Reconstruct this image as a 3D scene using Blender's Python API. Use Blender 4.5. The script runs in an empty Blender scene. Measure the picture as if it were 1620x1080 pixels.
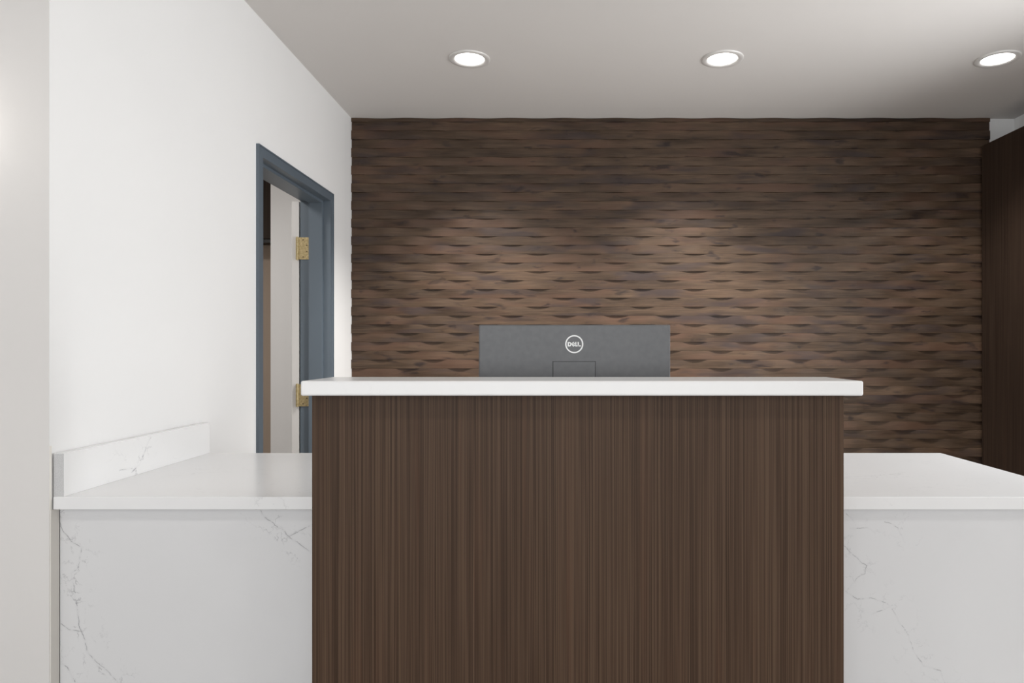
import bpy, bmesh, math, random
from mathutils import Vector, Matrix
PI = math.pi
S = bpy.context.scene
C = S.collection

# ------------------------------------------------------------------ camera
cam_d = bpy.data.cameras.new('camera')
cam_d.lens = 24.0; cam_d.sensor_width = 36.0; cam_d.sensor_fit = 'HORIZONTAL'
cam_d.shift_x = -76 / 1620; cam_d.shift_y = 10 / 1620
cam_d.clip_start = 0.05
cam = bpy.data.objects.new('camera', cam_d); C.objects.link(cam)
cam.location = (0, 0, 1.166); cam.rotation_euler = (PI / 2, 0, 0)
S.camera = cam

# ------------------------------------------------------------------ world, lights, exposure
w = bpy.data.worlds.new('world'); S.world = w; w.use_nodes = True
w.node_tree.nodes['Background'].inputs[0].default_value = (0.95, 0.98, 1, 1)
w.node_tree.nodes['Background'].inputs[1].default_value = 0.6
S.view_settings.view_transform = 'Standard'; S.view_settings.look = 'None'
S.view_settings.exposure = 0.0; S.view_settings.gamma = 1.0
S.view_settings.use_curve_mapping = False

def area(name, loc, rot, sx, sy, power, col=(1, 1, 1), shape='RECTANGLE', spread=PI):
    d = bpy.data.lights.new(name, 'AREA'); d.shape = shape; d.size = sx; d.size_y = sy
    d.energy = power; d.color = col; d.spread = spread
    o = bpy.data.objects.new(name, d); C.objects.link(o); o.location = loc; o.rotation_euler = rot
    return o
RX_ = 3.025
# added front fill, as daylight from an assumed, unseen glazed lobby front
area('storefront_fill', (-0.3, -4.3, 1.45), (PI / 2, 0, 0), 5.6, 2.2, 118, (0.965, 0.985, 1.0))
# added light to brighten the left wall, placed in a made-up right-hand window
area('side_fill_light', (RX_ - .02, 2.4, 1.3), (0, PI / 2, 0), 1.5, 0.95, 56, (0.975, 0.99, 1.0), spread=2.45)
# lobby ceiling downlights behind and above the camera
for lx in (-2.6, -1.0, 0.6, 2.2):
    for ly in (-2.2, 0.5):
        area('lobby_downlight', (lx, ly, 2.67), (0, 0, 0), 0.18, 0.18, 5.0, (1, 0.97, 0.93), 'DISK')
# the office behind the open door
area('office_light', (-2.5, 3.3, 2.66), (0, 0, 0), 0.6, 0.6, 26, (1, 0.96, 0.92))

# ------------------------------------------------------------------ helpers
def obj(name, bm, mat, parent=None, smooth=False):
    me = bpy.data.meshes.new(name); bm.normal_update(); bm.to_mesh(me); bm.free()
    me.materials.append(mat)
    if smooth:
        for p in me.polygons: p.use_smooth = True
    o = bpy.data.objects.new(name, me); C.objects.link(o)
    if parent: o.parent = parent
    return o

def tag(o, label=None, cat=None, group=None, kind=None):
    if label: o['label'] = label
    if cat: o['category'] = cat
    if group: o['group'] = group
    if kind: o['kind'] = kind
    return o

def empty(name, loc=(0, 0, 0)):
    o = bpy.data.objects.new(name, None); o.empty_display_size = 0.1
    C.objects.link(o); o.location = loc
    return o

def under(o, parent):
    """parent keeping the child's world coordinates (parents here are never rotated)"""
    o.parent = parent; o.location = o.location - parent.location
    return o

def box(bm, x0, x1, y0, y1, z0, z1, bev=0.0, seg=2):
    r = bmesh.ops.create_cube(bm, size=1.0)
    vs = r['verts']
    for v in vs:
        v.co = Vector(((x0 + x1) / 2 + v.co.x * (x1 - x0), (y0 + y1) / 2 + v.co.y * (y1 - y0), (z0 + z1) / 2 + v.co.z * (z1 - z0)))
    if bev > 0:
        es = list({e for v in vs for e in v.link_edges})
        bmesh.ops.bevel(bm, geom=es, offset=bev, segments=seg, profile=0.5, affect='EDGES')
    return bm

def boxes(*bs, bev=0.0):
    bm = bmesh.new()
    for b in bs: box(bm, *b, bev=bev)
    return bm

def lathe(prof, seg=48, bm=None, closed=False):
    bm = bm or bmesh.new()
    rings = []
    for k in range(seg):
        a = 2 * PI * k / seg
        rings.append([bm.verts.new((r * math.cos(a), r * math.sin(a), z)) for r, z in prof])
    n = len(prof)
    for k in range(seg):
        A, B = rings[k], rings[(k + 1) % seg]
        for i in range(n if closed else n - 1):
            j = (i + 1) % n
            bm.faces.new((A[i], B[i], B[j], A[j]))
    bmesh.ops.remove_doubles(bm, verts=bm.verts, dist=1e-6)
    bmesh.ops.recalc_face_normals(bm, faces=bm.faces)
    return bm

def cyl(bm, p0, p1, r, seg=16):
    p0, p1 = Vector(p0), Vector(p1); d = p1 - p0
    q = d.to_track_quat('Z', 'Y').to_matrix().to_4x4()
    bmesh.ops.create_cone(bm, cap_ends=True, segments=seg, radius1=r, radius2=r, depth=d.length,
                          matrix=Matrix.Translation((p0 + p1) / 2) @ q)
    return bm

# ------------------------------------------------------------------ materials
class NT:
    def __init__(s, name):
        s.m = bpy.data.materials.new(name); s.m.use_nodes = True
        s.t = s.m.node_tree; s.b = s.t.nodes['Principled BSDF']
    def n(s, typ, **kw):
        nd = s.t.nodes.new(typ)
        for k, v in kw.items():
            if k.startswith('i_'):
                key = k[2:]; key = int(key) if key.isdigit() else key.replace('_', ' ')
                if hasattr(v, 'is_output'): s.t.links.new(v, nd.inputs[key])
                else: nd.inputs[key].default_value = v
            else: setattr(nd, k, v)
        return nd
    def link(s, a, b): s.t.links.new(a, b)
    def math(s, op, a, b=0.0, c=None, clamp=False):
        nd = s.n('ShaderNodeMath', operation=op, use_clamp=clamp)
        for i, v in enumerate((a, b) if c is None else (a, b, c)):
            if hasattr(v, 'is_output'): s.link(v, nd.inputs[i])
            else: nd.inputs[i].default_value = v
        return nd.outputs[0]
    def vmath(s, op, a, b=None, scale=None):
        nd = s.n('ShaderNodeVectorMath', operation=op)
        for i, v in enumerate((a, b)):
            if v is None: continue
            if hasattr(v, 'is_output'): s.link(v, nd.inputs[i])
            else: nd.inputs[i].default_value = v
        if scale is not None:
            if hasattr(scale, 'is_output'): s.link(scale, nd.inputs['Scale'])
            else: nd.inputs['Scale'].default_value = scale
        return nd
    def pos(s): return s.n('ShaderNodeNewGeometry').outputs['Position']
    def noise(s, vec, scale, detail=3, rough=0.5, dist=0.0):
        nd = s.n('ShaderNodeTexNoise', i_Scale=scale, i_Detail=detail, i_Roughness=rough, i_Distortion=dist)
        s.link(vec, nd.inputs['Vector']); return nd.outputs['Fac']
    def ramp(s, fac, stops, interp='LINEAR'):
        nd = s.n('ShaderNodeValToRGB'); cr = nd.color_ramp; cr.interpolation = interp
        while len(cr.elements) < len(stops): cr.elements.new(0.5)
        for e, (p, c) in zip(cr.elements, stops):
            e.position = p; e.color = (*c, 1) if len(c) == 3 else c
        s.link(fac, nd.inputs[0]); return nd.outputs[0]
    def mix(s, fac, a, b, blend='MIX'):
        nd = s.n('ShaderNodeMix', data_type='RGBA', blend_type=blend)
        for k, v in ((0, fac), (6, a), (7, b)):
            if hasattr(v, 'is_output'): s.link(v, nd.inputs[k])
            else: nd.inputs[k].default_value = v if not isinstance(v, tuple) else (*v[:3], 1)
        return nd.outputs[2]
    def col(s, v):
        if hasattr(v, 'is_output'): s.link(v, s.b.inputs['Base Color'])
        else: s.b.inputs['Base Color'].default_value = (*v, 1)
    def set(s, rough=0.5, metal=0.0, spec=0.5):
        s.b.inputs['Roughness'].default_value = rough; s.b.inputs['Metallic'].default_value = metal
        s.b.inputs['Specular IOR Level'].default_value = spec
    def bump(s, h, strength, dist=0.001):
        nd = s.n('ShaderNodeBump', i_Strength=strength, i_Distance=dist)
        s.link(h, nd.inputs['Height']); s.link(nd.outputs[0], s.b.inputs['Normal'])

def paint(name, colr, rough=0.6, var=0.03, tex=0.08, spec=0.3):
    t = NT(name); p = t.pos()
    n = t.noise(p, 1.3, 2)
    c2 = tuple(x * (1 - var) for x in colr)
    t.col(t.ramp(n, [(0.3, c2), (0.7, colr)]))
    t.set(rough, 0, spec); t.bump(t.noise(p, 260, 2), tex, 0.0006)
    return t.m

M = {}
M['wall'] = paint('wall_paint', (0.855, 0.853, 0.850), 0.55)
M['wall_grey'] = paint('pier_paint', (0.79, 0.77, 0.755), 0.6, 0.04, 0.15)
M['ceiling'] = paint('ceiling_paint', (0.68, 0.655, 0.635), 0.8, 0.02)
M['beige'] = paint('beige_paint', (0.50, 0.40, 0.32), 0.6)
M['frame'] = paint('blue_grey_enamel', (0.108, 0.135, 0.163), 0.38, 0.06, 0.05, 0.5)
M['door'] = paint('door_paint', (0.60, 0.585, 0.57), 0.45, 0.05, 0.05)
M['caulk'] = paint('cream_caulk', (0.82, 0.79, 0.74), 0.5)
M['floor'] = paint('floor_tile', (0.40, 0.38, 0.36), 0.45, 0.12)

t = NT('brass'); p = t.pos(); n = t.noise(p, 90, 4)
t.col(t.ramp(n, [(0.3, (0.42, 0.33, 0.17)), (0.7, (0.66, 0.55, 0.32))])); t.set(0.34, 0.85); M['brass'] = t.m
t = NT('dark_brass'); t.col((0.16, 0.12, 0.07)); t.set(0.35, 0.8); M['brass_dark'] = t.m
t = NT('satin_metal_trim'); t.col((0.74, 0.72, 0.70)); t.set(0.4, 0.15); M['trim'] = t.m
t = NT('lens_glow'); t.col((1, 1, 1))
t.b.inputs['Emission Color'].default_value = (1, 0.98, 0.95, 1); t.b.inputs['Emission Strength'].default_value = 7; M['lens'] = t.m
t = NT('monitor_grey'); p = t.pos()
t.col(t.ramp(t.noise(p, 60, 4), [(0.3, (0.105, 0.107, 0.112)), (0.7, (0.122, 0.123, 0.128))])); t.set(0.42, 0.1, 0.5)
t.bump(t.noise(p, 900, 2), 0.15, 0.0004); M['mon'] = t.m
t = NT('monitor_black'); t.col((0.018, 0.018, 0.02)); t.set(0.4); M['mon_dark'] = t.m
t = NT('screen_black'); t.col((0.006, 0.006, 0.008)); t.set(0.15); M['screen'] = t.m
t = NT('white_print'); t.col((0.92, 0.92, 0.92)); t.set(0.4); M['print'] = t.m

# sculpted walnut wall cladding
def walnut():
    t = NT('sculpted_walnut'); p = t.pos()
    sx = t.n('ShaderNodeSeparateXYZ', i_0=p)
    ri = t.math('FLOOR', t.math('DIVIDE', t.math('SUBTRACT', sx.outputs[2], 2.3726 - 60 * 0.05843 - .0002), 0.05843))
    rv = t.n('ShaderNodeCombineXYZ', i_0=sx.outputs[0], i_1=t.math('MULTIPLY', ri, 0.55), i_2=t.math('MULTIPLY', sx.outputs[2], 7.0)).outputs[0]
    board = t.noise(t.vmath('MULTIPLY', rv, (1.2, 1, 1)).outputs[0], 1.0, 3, 0.55)
    mid = t.noise(t.vmath('MULTIPLY', p, (2.2, 0.0, 30.0)).outputs[0], 1.0, 4, 0.6, 0.5)
    fine = t.noise(t.vmath('MULTIPLY', p, (7.0, 0.0, 210.0)).outputs[0], 1.0, 3, 0.6)
    v = t.math('ADD', t.math('MULTIPLY', board, 0.40), t.math('ADD', t.math('MULTIPLY', mid, 0.32), t.math('MULTIPLY', fine, 0.28)))
    c = t.ramp(v, [(0.36, (0.024, 0.014, 0.009)), (0.46, (0.052, 0.033, 0.021)), (0.55, (0.080, 0.051, 0.033)), (0.65, (0.118, 0.074, 0.047))])
    # reddish stretches, smoky grey-violet stretches, dark knots
    hue = t.noise(t.vmath('ADD', t.vmath('MULTIPLY', rv, (2.0, 1.3, 1)).outputs[0], (5.1, 8.8, 0)).outputs[0], 1.0, 2, 0.5)
    c = t.mix(t.math('MULTIPLY', t.ramp(hue, [(0.50, (0, 0, 0)), (0.66, (1, 1, 1))]), 0.55), c, (0.100, 0.054, 0.036))
    smoke = t.noise(t.vmath('ADD', t.vmath('MULTIPLY', rv, (2.4, 1.1, 1.6)).outputs[0], (1.7, 2.2, 3.0)).outputs[0], 1.0, 3, 0.5, .3)
    c = t.mix(t.math('MULTIPLY', t.ramp(smoke, [(0.54, (0, 0, 0)), (0.70, (1, 1, 1))]), 0.8), c, (0.038, 0.027, 0.026))
    kn = t.noise(t.vmath('ADD', t.vmath('MULTIPLY', p, (6.0, 0, 20.0)).outputs[0], (7.3, 2.1, 4.4)).outputs[0], 1.0, 3, 0.5, 0.4)
    c = t.mix(t.math('MULTIPLY', t.ramp(kn, [(0.61, (0, 0, 0)), (0.71, (1, 1, 1))]), 0.75), c, (0.016, 0.011, 0.011))
    t.col(c); t.set(0.48, 0, 0.22)
    t.bump(fine, 0.10, 0.0008)
    return t.m
M['walnut'] = walnut()

# fine vertical-line laminate
def laminate(name, dark, mid, warm, spec=0.2, rough=0.5):
    t = NT(name); p = t.pos()
    def st(k, z, off): return t.vmath('ADD', t.vmath('MULTIPLY', p, (k, k, z)).outputs[0], off).outputs[0]
    f = t.noise(st(430, 1.3, (0, 0, 0)), 1.0, 2, 0.6); g = t.noise(st(90, 0.8, (3, 9, 1)), 1.0, 3, 0.6); h = t.noise(st(14, 0.5, (8, 1, 5)), 1.0, 2)
    v = t.math('ADD', t.math('MULTIPLY', f, 0.76), t.math('ADD', t.math('MULTIPLY', g, 0.17), t.math('MULTIPLY', h, 0.07)))
    c = t.ramp(v, [(0.38, dark), (0.50, mid), (0.62, warm)])
    r = t.noise(st(40, 0.9, (1, 4, 2)), 1.0, 3, 0.6)
    c = t.mix(t.math('MULTIPLY', t.ramp(r, [(0.55, (0, 0, 0)), (0.72, (1, 1, 1))]), 0.3), c, (warm[0] * 1.05, warm[1] * 0.80, warm[2] * 0.72))
    t.col(c); t.set(rough, 0, spec); t.bump(f, 0.05, 0.0004)
    return t.m
M['lam'] = laminate('zebra_laminate', (0.043, 0.0235, 0.0135), (0.071, 0.041, 0.025), (0.101, 0.062, 0.039))
M['lam_dark'] = laminate('dark_laminate', (0.022, 0.013, 0.009), (0.038, 0.024, 0.017), (0.060, 0.040, 0.028))

# white quartz with hand-placed veins: lists of world points along each vein
def quartz(name, veins=(), base=(0.83, 0.83, 0.83), faint=0.25, speck=0.0, width=0.0016, web=1.0):
    t = NT(name); p = t.pos()
    wn = t.n('ShaderNodeTexNoise', i_Scale=26.0, i_Detail=4.0, i_Roughness=0.6); t.link(p, wn.inputs['Vector'])
    off = t.vmath('SCALE', t.vmath('SUBTRACT', wn.outputs['Color'], (0.5, 0.5, 0.5)).outputs[0], scale=0.016).outputs[0]
    pw = t.vmath('ADD', p, off).outputs[0]
    c = t.ramp(t.noise(p, 3.0, 3), [(0.3, tuple(x * 0.975 for x in base)), (0.7, base)])
    d = None
    for line in veins:
        for A, B in zip(line[:-1], line[1:]):
            A, B = Vector(A), Vector(B); BA = B - A
            pa = t.vmath('SUBTRACT', pw, tuple(A)).outputs[0]
            h = t.math('MULTIPLY', t.vmath('DOT_PRODUCT', pa, tuple(BA)).outputs['Value'], 1 / BA.length_squared, clamp=True)
            q = t.vmath('SCALE', tuple(BA), scale=h).outputs[0]
            L = t.vmath('DISTANCE', pa, q).outputs['Value']
            d = L if d is None else t.math('MINIMUM', d, L)
    # cell edges give the hairline web
    vd = t.n('ShaderNodeTexVoronoi', feature='DISTANCE_TO_EDGE', i_Scale=15.0)
    wn2 = t.n('ShaderNodeTexNoise', i_Scale=14.0, i_Detail=5.0, i_Roughness=0.7); t.link(p, wn2.inputs['Vector'])
    t.link(t.vmath('ADD', p, t.vmath('SCALE', t.vmath('SUBTRACT', wn2.outputs['Color'], (0.5, 0.5, 0.5)).outputs[0], scale=0.12).outputs[0]).outputs[0], vd.inputs['Vector'])
    hair = t.ramp(vd.outputs['Distance'], [(0.0, (1, 1, 1)), (0.035, (0, 0, 0))])
    brk = t.ramp(t.noise(p, 30, 3), [(0.46, (0, 0, 0)), (0.62, (1, 1, 1))])
    hb = t.math('MULTIPLY', hair, brk)
    if d is not None:
        near = t.math('SUBTRACT', 1.0, t.math('DIVIDE', d, 0.075, clamp=True))
        c = t.mix(t.math('MULTIPLY', t.math('MULTIPLY', hb, near), 0.75 * web, clamp=True), c, (0.36, 0.36, 0.38))
        core = t.math('SUBTRACT', 1.0, t.math('DIVIDE', d, width, clamp=True))
        mod = t.ramp(t.noise(p, 22, 3), [(0.30, (0.5,) * 3), (0.60, (1, 1, 1))])
        c = t.mix(t.math('MULTIPLY', t.math('MULTIPLY', core, mod), 0.95), c, (0.20, 0.20, 0.215))
        halo = t.math('SUBTRACT', 1.0, t.math('DIVIDE', d, width * 4, clamp=True))
        c = t.mix(t.math('MULTIPLY', halo, 0.13), c, (0.45, 0.45, 0.48))
    if faint:
        reg = t.ramp(t.noise(p, 4.5, 2), [(0.52, (0, 0, 0)), (0.68, (1, 1, 1))])
        c = t.mix(t.math('MULTIPLY', t.math('MULTIPLY', hb, reg), faint), c, (0.45, 0.45, 0.47))
    if speck:
        c = t.mix(t.math('MULTIPLY', t.ramp(t.noise(p, 420, 2), [(0.42, (1, 1, 1)), (0.60, (0, 0, 0))]), speck), c, (0.42, 0.42, 0.43))
    t.col(c); t.set(0.22, 0, 0.4)
    return t.m

# ------------------------------------------------------------------ key dimensions (metres)
WX = -1.385          # left wall face
FY = 1.851           # pier wall face (towards the lobby)
BY = 4.547           # back wall
CZ = 2.69            # ceiling
RX = 3.025           # right wall
HC = 1.166
def PX(x, y):        # a spot on an upright plane at distance y -> used to read sizes off in metres
    return (x - 886) * y / 1080
def PZ(v, y):
    return HC + (550 - v) * y / 1080

# ------------------------------------------------------------------ setting
def struct(name, bm, mat, label):
    return tag(obj(name, bm, mat), label, 'structure', kind='structure')
OX, OY = -4.2, 6.2
struct('floor', boxes((OX, RX + .15, -4.6, OY, -0.1, 0.0)), M['floor'], 'grey floor below the reception desk')
struct('ceiling', boxes((OX, RX + .15, -4.6, OY, CZ, CZ + .1)), M['ceiling'], 'plain pale grey ceiling with recessed downlights')
DY0, DY1, DZ = 3.125, 4.125, 2.083    # rough opening in the left wall
TW = 0.15
struct('wall_left', boxes((WX - TW, WX, FY + .0005, DY0, 0, CZ), (WX - TW, WX, DY1, OY, 0, CZ), (WX - TW, WX, DY0, DY1, DZ, CZ)),
       M['wall'], 'smooth white wall with the blue-grey doorway')
struct('wall_front', boxes((OX, WX, FY, FY + .0004, 0, CZ), (OX, WX - TW, FY, FY + .15, 0, CZ)), M['wall_grey'], 'pale grey pier wall at the left edge')
wb = struct('wall_back', boxes((WX, RX + .15, BY, BY + .12, 0, CZ)), M['wall'], 'back wall clad in wavy dark walnut strips')
struct('wall_right', boxes((RX, RX + .15, -4.6, 1.9, 0, CZ), (RX, RX + .15, 2.9, BY, 0, CZ), (RX, RX + .15, 1.9, 2.9, 0, .5), (RX, RX + .15, 1.9, 2.9, 2.4, CZ)), M['wall'], 'white side wall above the dark cabinet')
struct('wall_lobby', boxes((OX - .15, OX, -4.6, OY, 0, CZ)), M['wall'], 'white lobby and office side wall')
struct('wall_storefront', boxes((OX, RX, -4.6, -4.45, 0, 0.3), (OX, RX, -4.6, -4.45, 2.5, CZ), (OX, -3.2, -4.6, -4.45, .3, 2.5), (2.6, RX, -4.6, -4.45, .3, 2.5)),
       M['wall'], 'white lobby wall around the glazed shop front')
struct('wall_office', boxes((OX, WX - TW, 5.75, OY, 0, CZ)), M['beige'], 'beige office wall seen through the doorway')
struct('wall_closet', boxes((-2.141, WX - TW, 5.05, 5.17, 0, CZ)), M['wall'], 'white office partition seen through the doorway')
struct('trim_1', boxes((WX, WX + .003, FY + .002, 1.884, 0, .725), (WX, WX + .0025, FY + .001, FY + .006, .725, 0.90)), M['caulk'],
       'cream caulk strip between pier wall and counter')

wn = tag(empty('fill_window_1', (RX, 2.4, .5)), 'added unseen side window holding the fill light', 'structure', kind='structure')  # unseen window, added to house the light that brightens the left wall
under(obj('fill_window_frame', boxes((RX + .03, RX + .09, 1.9, 2.9, .5, .55), (RX + .03, RX + .09, 1.9, 2.9, 2.35, 2.4), (RX + .03, RX + .09, 1.9, 1.95, .55, 2.35),
      (RX + .03, RX + .09, 2.85, 2.9, .55, 2.35)), M['wall']), wn)

# walnut cladding: every sculpted row is a slat
PER = 0.3465; ROW = 0.05843; Z7 = 2.3726 - 7 * ROW      # underside of a row whose crest sits at XC
XC = -0.319; XR = 2.852; AMP = 0.0135; BASE = 0.010
def slat_mesh(phase, h, name):
    bm = bmesh.new(); c = 0.0011
    n = int((XR - WX) / PER * 18); prev = None
    for i in range(n + 1):
        x = WX + 0.001 + (XR - WX - 0.001) * i / n
        s = 0.5 + 0.5 * math.cos(2 * PI * (x - XC) / PER + phase)
        d = BASE + AMP * (s ** 1.15)
        y = BY - d
        ring = [bm.verts.new(v) for v in ((x, BY - .0005, 0), (x, y + c, 0), (x, y, c), (x, y - .0006, h * .5), (x, y, h - c), (x, y + c, h), (x, BY - .0005, h))]
        if prev:
            for k in range(6): bm.faces.new((prev[k], prev[k + 1], ring[k + 1], ring[k]))
        else: bm.faces.new(ring)
        prev = ring
    bm.faces.new(prev)
    bmesh.ops.recalc_face_normals(bm, faces=bm.faces)
    me = bpy.data.meshes.new(name); bm.to_mesh(me); bm.free(); me.materials.append(M['walnut'])
    for pl in me.polygons: pl.use_smooth = False
    return me
meA, meB = slat_mesh(0, ROW, 'slat_even'), slat_mesh(PI, ROW, 'slat_odd')
k0 = -int((Z7) / ROW)
k = k0
while True:
    z = Z7 + k * ROW
    if z > CZ - 0.004: break
    even = (k % 2 == 0)
    me = meA if even else meB
    if z + ROW > CZ: me = slat_mesh(0 if even else PI, CZ - z - .0005, 'slat_top')
    o = bpy.data.objects.new('slat', me); C.objects.link(o); o.location = (0, 0, z); o.parent = wb
    k += 1

# ------------------------------------------------------------------ doorway with steel frame, hinges and the open door
door = tag(empty('door_1', (WX, 3.62, 0)), 'blue-grey steel door frame with brass hinges and open pale door', 'structure', kind='structure')
X0, X1 = WX + .011, WX - TW - .021          # frame depth, lobby side to office side
Y0, Y1, ZT = 3.110, 4.140, 2.097            # outer edges of the frame face
FW = 0.050; ST = 0.016                      # face width, stop projection
def jamb(y_out, sgn):
    yi = y_out + sgn * FW
    a, b = sorted((y_out, yi)); rgh = DY0 if sgn > 0 else DY1
    bs = [(WX, X0, a, b, 0, ZT), (X1, WX - TW, a, b, 0, ZT)]
    a2, b2 = sorted((rgh, yi)); bs.append((WX - TW, WX, a2, b2, 0, ZT))
    a3, b3 = sorted((yi, yi + sgn * ST)); bs.append((X1 + .056, X0 - .046, a3, b3, 0, ZT - FW))
    return boxes(*bs)
under(obj('jamb', jamb(Y0, 1), M['frame']), door)
under(obj('jamb', jamb(Y1, -1), M['frame']), door)
hz = ZT - FW
under(obj('frame_head', boxes((WX, X0, Y0 + FW, Y1 - FW, hz, ZT), (X1, WX - TW, Y0 + FW, Y1 - FW, hz, ZT),
                              (WX - TW, WX, Y0 + FW, Y1 - FW, hz, DZ), (X1 + .056, X0 - .046, Y0 + FW + ST, Y1 - FW - ST, hz - ST, hz)), M['frame']), door)
# rolled edge lip round the frame face
under(obj('frame_lip', boxes((X0, X0 + .004, Y0, Y0 + .007, 0, ZT), (X0, X0 + .004, Y1 - .007, Y1, 0, ZT), (X0, X0 + .004, Y0 + .007, Y1 - .007, ZT - .007, ZT)), M['frame']), door)
HX, HY = X1 - .017, Y1 - FW - .004          # hinge pin
ang = -176 * PI / 180
bm = boxes((-.009, .035, -.905, -.006, 0.01, hz - .004), bev=.002)
bmesh.ops.rotate(bm, cent=(0, 0, 0), matrix=Matrix.Rotation(ang, 3, 'Z'), verts=bm.verts)
lf = obj('door_leaf', bm, M['door']); lf.location = (HX, HY, 0); under(lf, door)
for zc in (PZ(393, 4.09), PZ(625, 4.09)):
    hh = .066
    bm = boxes((X1 + .001, X1 + .053, Y1 - FW - .003, Y1 - FW - .0002, zc - hh, zc + hh), bev=.0006)
    hg = under(obj('hinge', bm, M['brass']), door); hg['label'] = 'brass butt hinge'
    bm = bmesh.new()
    for q in range(5):
        a, b = zc - hh + q * 2 * hh / 5 + .0008, zc - hh + (q + 1) * 2 * hh / 5 - .0008
        cyl(bm, (HX, HY, a), (HX, HY, b), .0085)
    cyl(bm, (HX, HY, zc - hh - .004), (HX, HY, zc + hh + .004), .0055)
    box(bm, HX, X1 + .001, HY + .001, HY + .0035, zc - hh, zc + hh)
    kn = obj('knuckle', bm, M['brass']); kn.parent = hg; kn.location = -door.location
    for q, (sx, sz) in enumerate(((.018, .051), (.040, .018), (.040, -.018), (.018, -.051))):
        bm = bmesh.new(); cyl(bm, (X1 + sx, Y1 - FW - .004, zc + sz), (X1 + sx, Y1 - FW - .002, zc + sz), .0042, 12)
        sc = obj('screw', bm, M['brass_dark']); sc.parent = hg; sc.location = -door.location
for o in list(C.objects):
    if o.name.startswith(('knuckle', 'screw')): o.location = (0, 0, 0)

# dark cabinet hung high in the office behind the doorway
oc = tag(empty('wall_cabinet', (-2.4, 5.75, 2.02)), 'dark brown cabinet hung high on office wall through the doorway', 'cabinet')
under(obj('carcass', boxes((-3.1, -1.60, 5.46, 5.75, 2.03, CZ - .001)), M['lam_dark']), oc)
for i in range(3):
    under(obj('cabinet_door', boxes((-3.1 + i * .5 + .002, -3.1 + (i + 1) * .5 - .002, 5.44, 5.459, 2.035, CZ - .01), bev=.0015), M['lam_dark']), oc)
under(obj('light_rail', boxes((-3.1, -1.60, 5.445, 5.465, 2.005, 2.03)), M['mon_dark']), oc)

# ------------------------------------------------------------------ downlights
DLY = 3.60
def downlight(x, y, label, power):
    e = tag(empty('downlight', (x, y, CZ)), label, 'downlight', 'recessed downlights over the reception desk')
    r = .1085
    o = obj('trim_ring', lathe([(r, -.0002), (r, -.004), (r - .005, -.0068), (.090, -.0075), (.080, -.0055), (.0768, -.0012), (.0765, -.0003)], 56), M['trim'], e, True)
    o = obj('lens', lathe([(.0, -.0045), (.04, -.0043), (.066, -.0035), (.0750, -.0018), (.0762, -.0003)], 48), M['lens'], e, True)
    d = bpy.data.lights.new('downlight_beam', 'SPOT'); d.energy = power; d.color = (1, 0.965, 0.92)
    d.spot_size = math.radians(94); d.spot_blend = 1.0; d.shadow_soft_size = 0.07
    l = bpy.data.objects.new('downlight_beam', d); C.objects.link(l); l.parent = e; l.location = (0, 0, -.045); l.rotation_euler = (math.radians(16), 0, 0)
    return e
for px, py, lab, pw in ((743, 93, 'leftmost round recessed ceiling downlight, nearest the doorway', 235), (1143, 91, 'middle round recessed ceiling downlight of the three', 290),
                    (1578, 92, 'rightmost round recessed ceiling downlight, above the dark cabinet', 95)):
    downlight(PX(px, DLY), DLY, lab, pw)

# wall lamp on the pier, just left of the view
sx, sz = -1.665, 1.77
sc = tag(empty('wall_sconce', (sx, FY, sz)), 'small white globe wall lamp on the grey pier wall', 'lamp')
bm = lathe([(0, 0), (.045, 0), (.045, .012), (.012, .018), (.012, .045), (0, .045)], 32); bmesh.ops.rotate(bm, cent=(0, 0, 0), matrix=Matrix.Rotation(PI / 2, 3, 'X'), verts=bm.verts)
obj('backplate', bm, M['trim'], sc, True)
t = NT('globe_glass'); t.col((1, 1, 1)); t.b.inputs['Emission Color'].default_value = (1, .96, .9, 1); t.b.inputs['Emission Strength'].default_value = 5; M['globe'] = t.m
bm = bmesh.new(); bmesh.ops.create_uvsphere(bm, u_segments=32, v_segments=20, radius=.055, matrix=Matrix.Translation((0, -.095, 0)))
obj('globe', bm, M['globe'], sc, True)

# ------------------------------------------------------------------ reception desk
LY, LYB, LZ, TH = 1.860, 2.641, 0.7596, 0.0345
LXL, LXR = WX + .003, 1.473
PY = 1.886
vl = lambda pts, y: [(PX(a, y), y, PZ(b, y)) for a, b in pts]
left_veins = [vl([(91, 812), (96, 833), (112, 857), (129, 866), (124, 898), (113, 905), (118, 938), (126, 985), (130, 1000), (138, 1028), (150, 1045), (170, 1060), (186, 1080), (200, 1110)], PY),
              vl([(94, 1049), (106, 1054), (122, 1082), (130, 1120)], PY),
              vl([(412, 806), (424, 822), (446, 836), (456, 848), (472, 860), (494, 874)], PY),
              vl([(456, 848), (476, 838), (494, 832)], PY),
              vl([(96, 986), (108, 996), (128, 998)], PY)]
right_veins = [vl([(1334, 861), (1350, 877), (1371, 894), (1368, 906), (1356, 915), (1338, 935), (1356, 949), (1378, 946), (1402, 953), (1414, 966), (1424, 985), (1438, 1006), (1444, 1028), (1462, 1052), (1488, 1063), (1500, 1090), (1512, 1130)], PY),
               vl([(1345, 836), (1372, 834), (1384, 842)], PY), vl([(1400, 824), (1420, 834), (1432, 858)], PY),
               vl([(1338, 812), (1352, 826)], PY), vl([(1378, 972), (1396, 966), (1412, 957)], PY)]
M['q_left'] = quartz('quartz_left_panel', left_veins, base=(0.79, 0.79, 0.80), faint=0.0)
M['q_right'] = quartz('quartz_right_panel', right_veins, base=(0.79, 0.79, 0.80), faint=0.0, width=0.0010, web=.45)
sp = lambda pts: [(WX + .029, yy, zz) for yy, zz in pts]
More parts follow.
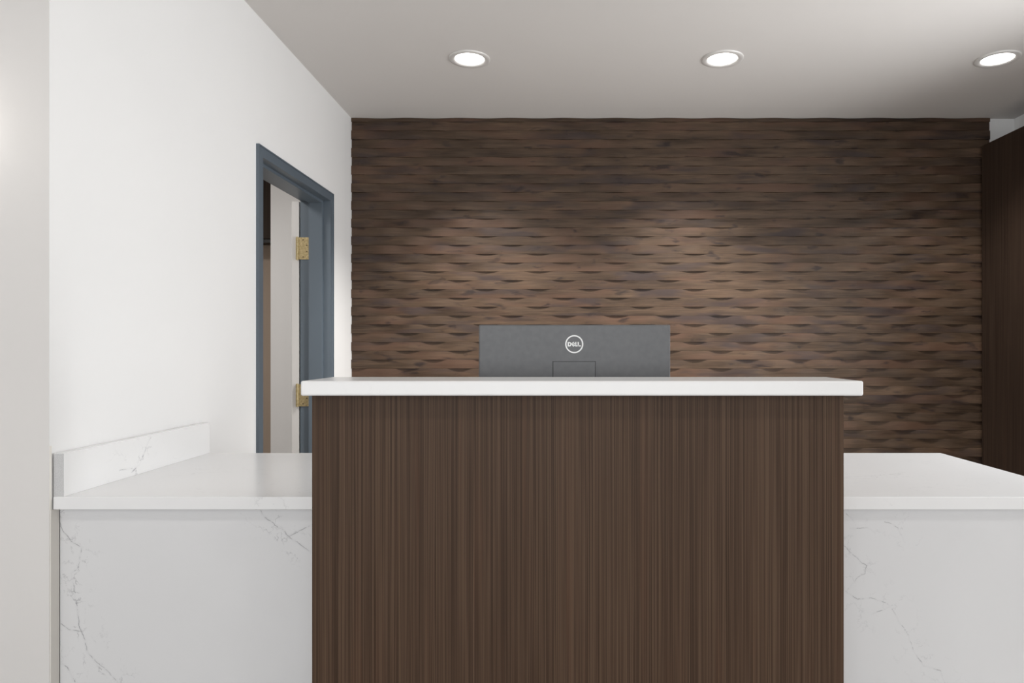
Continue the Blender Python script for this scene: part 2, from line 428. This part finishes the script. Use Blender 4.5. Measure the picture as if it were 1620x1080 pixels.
M['q_splash'] = quartz('quartz_backsplash', [sp([(2.16, .775), (2.20, .79), (2.22, .82), (2.24, .850), (2.26, .868)]), sp([(2.10, .788), (2.16, .785)])], base=(.86, .86, .86), faint=0.1, web=1.0)
M['q_top'] = quartz('quartz_worktop', [[(-.78, 1.86, .74), (-.72, 1.95, .76), (-.62, 2.02, .76)], [(.60, 1.95, .76), (.80, 2.12, .76), (1.1, 2.2, .76)]], base=(.91, .91, .915), faint=.3, web=.7, width=.0008)
M['q_raised'] = quartz('quartz_raised_top', [], base=(.88, .88, .88), faint=.18)
M['q_end'] = quartz('quartz_raw_edge', [], base=(.66, .66, .665), faint=0, speck=.3)

cab = tag(empty('desk_tower', (0.043, 1.74, 0)), 'tall brown line-grained laminate desk front in the middle', 'desk')
TX0, TX1, TY = PX(493.5, 1.62), PX(1335, 1.62), 1.62
RZ = PZ(602.5, 1.58)
under(obj('front_panel', boxes((TX0, TX1, TY, TY + .019, 0, RZ - TH), bev=.0008), M['lam']), cab)
under(obj('side_panel', boxes((TX0 + .001, TX0 + .019, TY + .0192, 1.856, 0, RZ - TH)), M['lam']), cab)
under(obj('side_panel', boxes((TX1 - .019, TX1 - .001, TY + .0192, 1.856, 0, RZ - TH)), M['lam']), cab)
under(obj('back_panel', boxes((TX0 + .0192, TX1 - .0192, 1.838, 1.856, 0, RZ - TH)), M['lam']), cab)

def slab(x0, x1, y0, y1, z0, z1, rc=.006, re=.003):
    """stone slab: small rounded plan corners and eased edges"""
    bm = bmesh.new(); box(bm, x0, x1, y0, y1, z0, z1)
    es = [e for e in bm.edges if abs(e.verts[0].co.z - e.verts[1].co.z) > 1e-5]
    bmesh.ops.bevel(bm, geom=es, offset=rc, segments=4, profile=.5, affect='EDGES')
    es = [e for e in bm.edges if abs(e.verts[0].co.z - e.verts[1].co.z) < 1e-5 and len({round(f.normal.z) for f in e.link_faces}) > 1]
    bmesh.ops.bevel(bm, geom=es, offset=re, segments=3, profile=.5, affect='EDGES')
    return bm
rt = obj('raised_countertop', slab(PX(475, 1.58), PX(1366.5, 1.58), 1.58, 1.80, RZ - TH, RZ, .005, .004), M['q_raised'])
tag(rt, 'raised white quartz ledge topping the brown desk front', 'countertop')

wt = obj('low_worktop', slab(LXL, LXR, LY, LYB, LZ - TH, LZ, .003, .002), M['q_top'])
tag(wt, 'low white quartz worktop running behind the brown desk front', 'countertop')
bsx = LXL + .0275; bsz = .8785
bs = tag(empty('backsplash', (LXL, 2.25, LZ)), 'upright white quartz backsplash strip along the left wall', 'backsplash')
under(obj('backsplash_strip', boxes((LXL, bsx, LY + .0045, LYB, LZ, bsz), bev=.0015), M['q_splash']), bs)
cp = under(obj('raw_end', boxes((LXL + .0005, bsx - .0005, LY + .0025, LY + .0044, LZ, bsz - .001)), M['q_end']), bs)
cp['label'] = 'rough grey cut end of the backsplash'

lc = tag(empty('counter_base', (-1.0, PY, 0)), 'low white counter base between pier wall and brown desk front', 'counter')
under(obj('front_panel', boxes((WX + .0035, TX0 + .03, PY, PY + .02, 0, LZ - TH), bev=.0006), M['q_left']), lc)['label'] = 'white quartz front with branching grey veins'
under(obj('side_panel', boxes((TX0 + .0105, TX0 + .0300, PY + .0205, LYB - .02, 0, LZ - TH)), M['lam']), lc)
rc = tag(empty('counter_base', (1.0, PY, 0)), 'low white counter base on the right of the brown desk front', 'counter')
under(obj('front_panel', boxes((TX1 - .03, LXR - .012, PY, PY + .02, 0, LZ - TH), bev=.0006), M['q_right']), rc)['label'] = 'white quartz front with one long grey vein'
under(obj('side_panel', boxes((TX1 - .03, TX1 - .0105, PY + .0205, LYB - .02, 0, LZ - TH)), M['lam']), rc)
under(obj('end_panel', boxes((LXR - .032, LXR - .012, PY + .0205, LYB - .02, 0, LZ - TH)), M['q_right']), rc)

# ------------------------------------------------------------------ monitor seen from behind
MY = 1.92
mx0, mx1, mzt = PX(757.5, MY), PX(1060.5, MY), PZ(513.5, MY); mzb = mzt - .325
mc = (mx0 + mx1) / 2
mon = tag(empty('computer_monitor', (mc, MY + .03, LZ)), 'dark grey flat computer monitor seen from behind, above the white ledge', 'monitor')
bc = under(obj('back_cover', boxes((mx0, mx1, MY, MY + .026, mzb, mzt), bev=.0035), M['mon']), mon)
under(obj('bezel', boxes((mx0 + .0005, mx1 - .0005, MY + .0262, MY + .034, mzb + .0005, mzt - .0005), bev=.0015), M['mon_dark']), mon)
under(obj('screen', boxes((mx0 + .008, mx1 - .008, MY + .0341, MY + .0352, mzb + .02, mzt - .008)), M['screen']), mon)
nx0, nx1, nz = PX(874, MY), PX(942.5, MY), PZ(571, MY)
under(obj('stand_gap_shade', boxes((nx0, nx1, MY - .0016, MY - .0002, mzb + .06, nz)), M['mon_dark']), mon)  # near-black raised plate painting the shaded gap around the stand cover
under(obj('stand_cover', boxes((nx0 + .0025, nx1 - .002, MY - .0038, MY - .0017, mzb + .062, nz - .0022), bev=.0006), M['mon']), mon)
under(obj('stand_neck', boxes((mc - .04, mc + .04, MY - .028, MY - .004, LZ + .012, nz - .09), bev=.004), M['mon']), mon)
under(obj('stand_base', slab(mc - .13, mc + .13, MY - .045, MY + .15, LZ, LZ + .012, .03, .003), M['mon']), mon)
# round emblem
lx, lz = PX(908.5, MY), PZ(544.2, MY); ly = MY - .0012
def ring(ro, ri, seg=64):
    bm = lathe([(ro, 0), (ro, .001), (ri, .001), (ri, 0)], seg, closed=True)
    bmesh.ops.rotate(bm, cent=(0, 0, 0), matrix=Matrix.Rotation(PI / 2, 3, 'X'), verts=bm.verts)
    bmesh.ops.translate(bm, vec=(lx, MY - .0001, lz), verts=bm.verts)
    return bm
def part_of_cover(o):
    o.parent = bc; o.location = (0, 0, 0); return o
def glyph(polys, cx, cz, s, rot=0):
    bm = bmesh.new(); cr, sr = math.cos(rot), math.sin(rot)
    for poly in polys:
        f, b = [], []
        for u, v in poly:
            u, v = u * s, v * s; U, V = u * cr - v * sr, u * sr + v * cr
            f.append(bm.verts.new((lx + cx + U, MY - .0011, lz + cz + V))); b.append(bm.verts.new((lx + cx + U, MY - .0001, lz + cz + V)))
        bm.faces.new(f); bm.faces.new(b[::-1])
        for i in range(len(f)):
            j = (i + 1) % len(f); bm.faces.new((f[i], b[i], b[j], f[j]))
    bmesh.ops.recalc_face_normals(bm, faces=bm.faces)
    return bm
R4 = lambda a, b, c, d: [(a, c), (b, c), (b, d), (a, d)]
def D_polys():
    n = 10; out = [R4(-.42, -.16, -.5, .5)]; o_, i_ = [], []
    for q in range(n + 1):
        a = -PI / 2 + PI * q / n
        o_.append((-.06 + .48 * math.cos(a), .5 * math.sin(a))); i_.append((-.06 + .22 * math.cos(a), .24 * math.sin(a)))
    for q in range(n): out.append([i_[q], o_[q], o_[q + 1], i_[q + 1]])
    out.append(R4(-.16, -.06, .24, .5)); out.append(R4(-.16, -.06, -.5, -.24))
    return out
E_p = [R4(-.42, -.17, -.46, .46), R4(-.17, .40, .25, .46), R4(-.17, .36, -.105, .105), R4(-.17, .40, -.46, -.25)]
L_p = [R4(-.36, -.10, -.5, .5), R4(-.10, .36, -.5, -.25)]
part_of_cover(obj('emblem_ring', ring(.0254, .0218), M['print']))['label'] = 'white ring of the round emblem'
for nm, pl, cx, rot in (('letter_d', D_polys(), -.0131, 0), ('letter_e', E_p, -.0022, .62), ('letter_l', L_p, .0071, 0), ('letter_l', L_p, .0140, 0)):
    s = .0128 if nm != 'letter_e' else .0118
    part_of_cover(obj(nm, glyph(pl, cx, -.0003, s if nm != 'letter_l' else .0128, rot), M['print']))
for o in C.objects:
    if o.parent == bc: o.location = (0, 0, 0)

# ------------------------------------------------------------------ tall cabinet on the right
CX, CY0, CY1, CZT = 2.781, 3.50, 4.500, 2.496
tc = tag(empty('tall_cabinet', (2.9, 3.9, 0)), 'tall very dark brown cabinet against the right wall', 'cabinet')
under(obj('carcass', boxes((CX + .0205, RX - .001, CY0, CY1, 0, CZT)), M['lam_dark']), tc)
for i in range(2):
    under(obj('cabinet_door', boxes((CX, CX + .020, CY0 + i * .5 + .0012, CY0 + (i + 1) * .5 - .0012, .08, CZT), bev=.001), M['lam_dark']), tc)
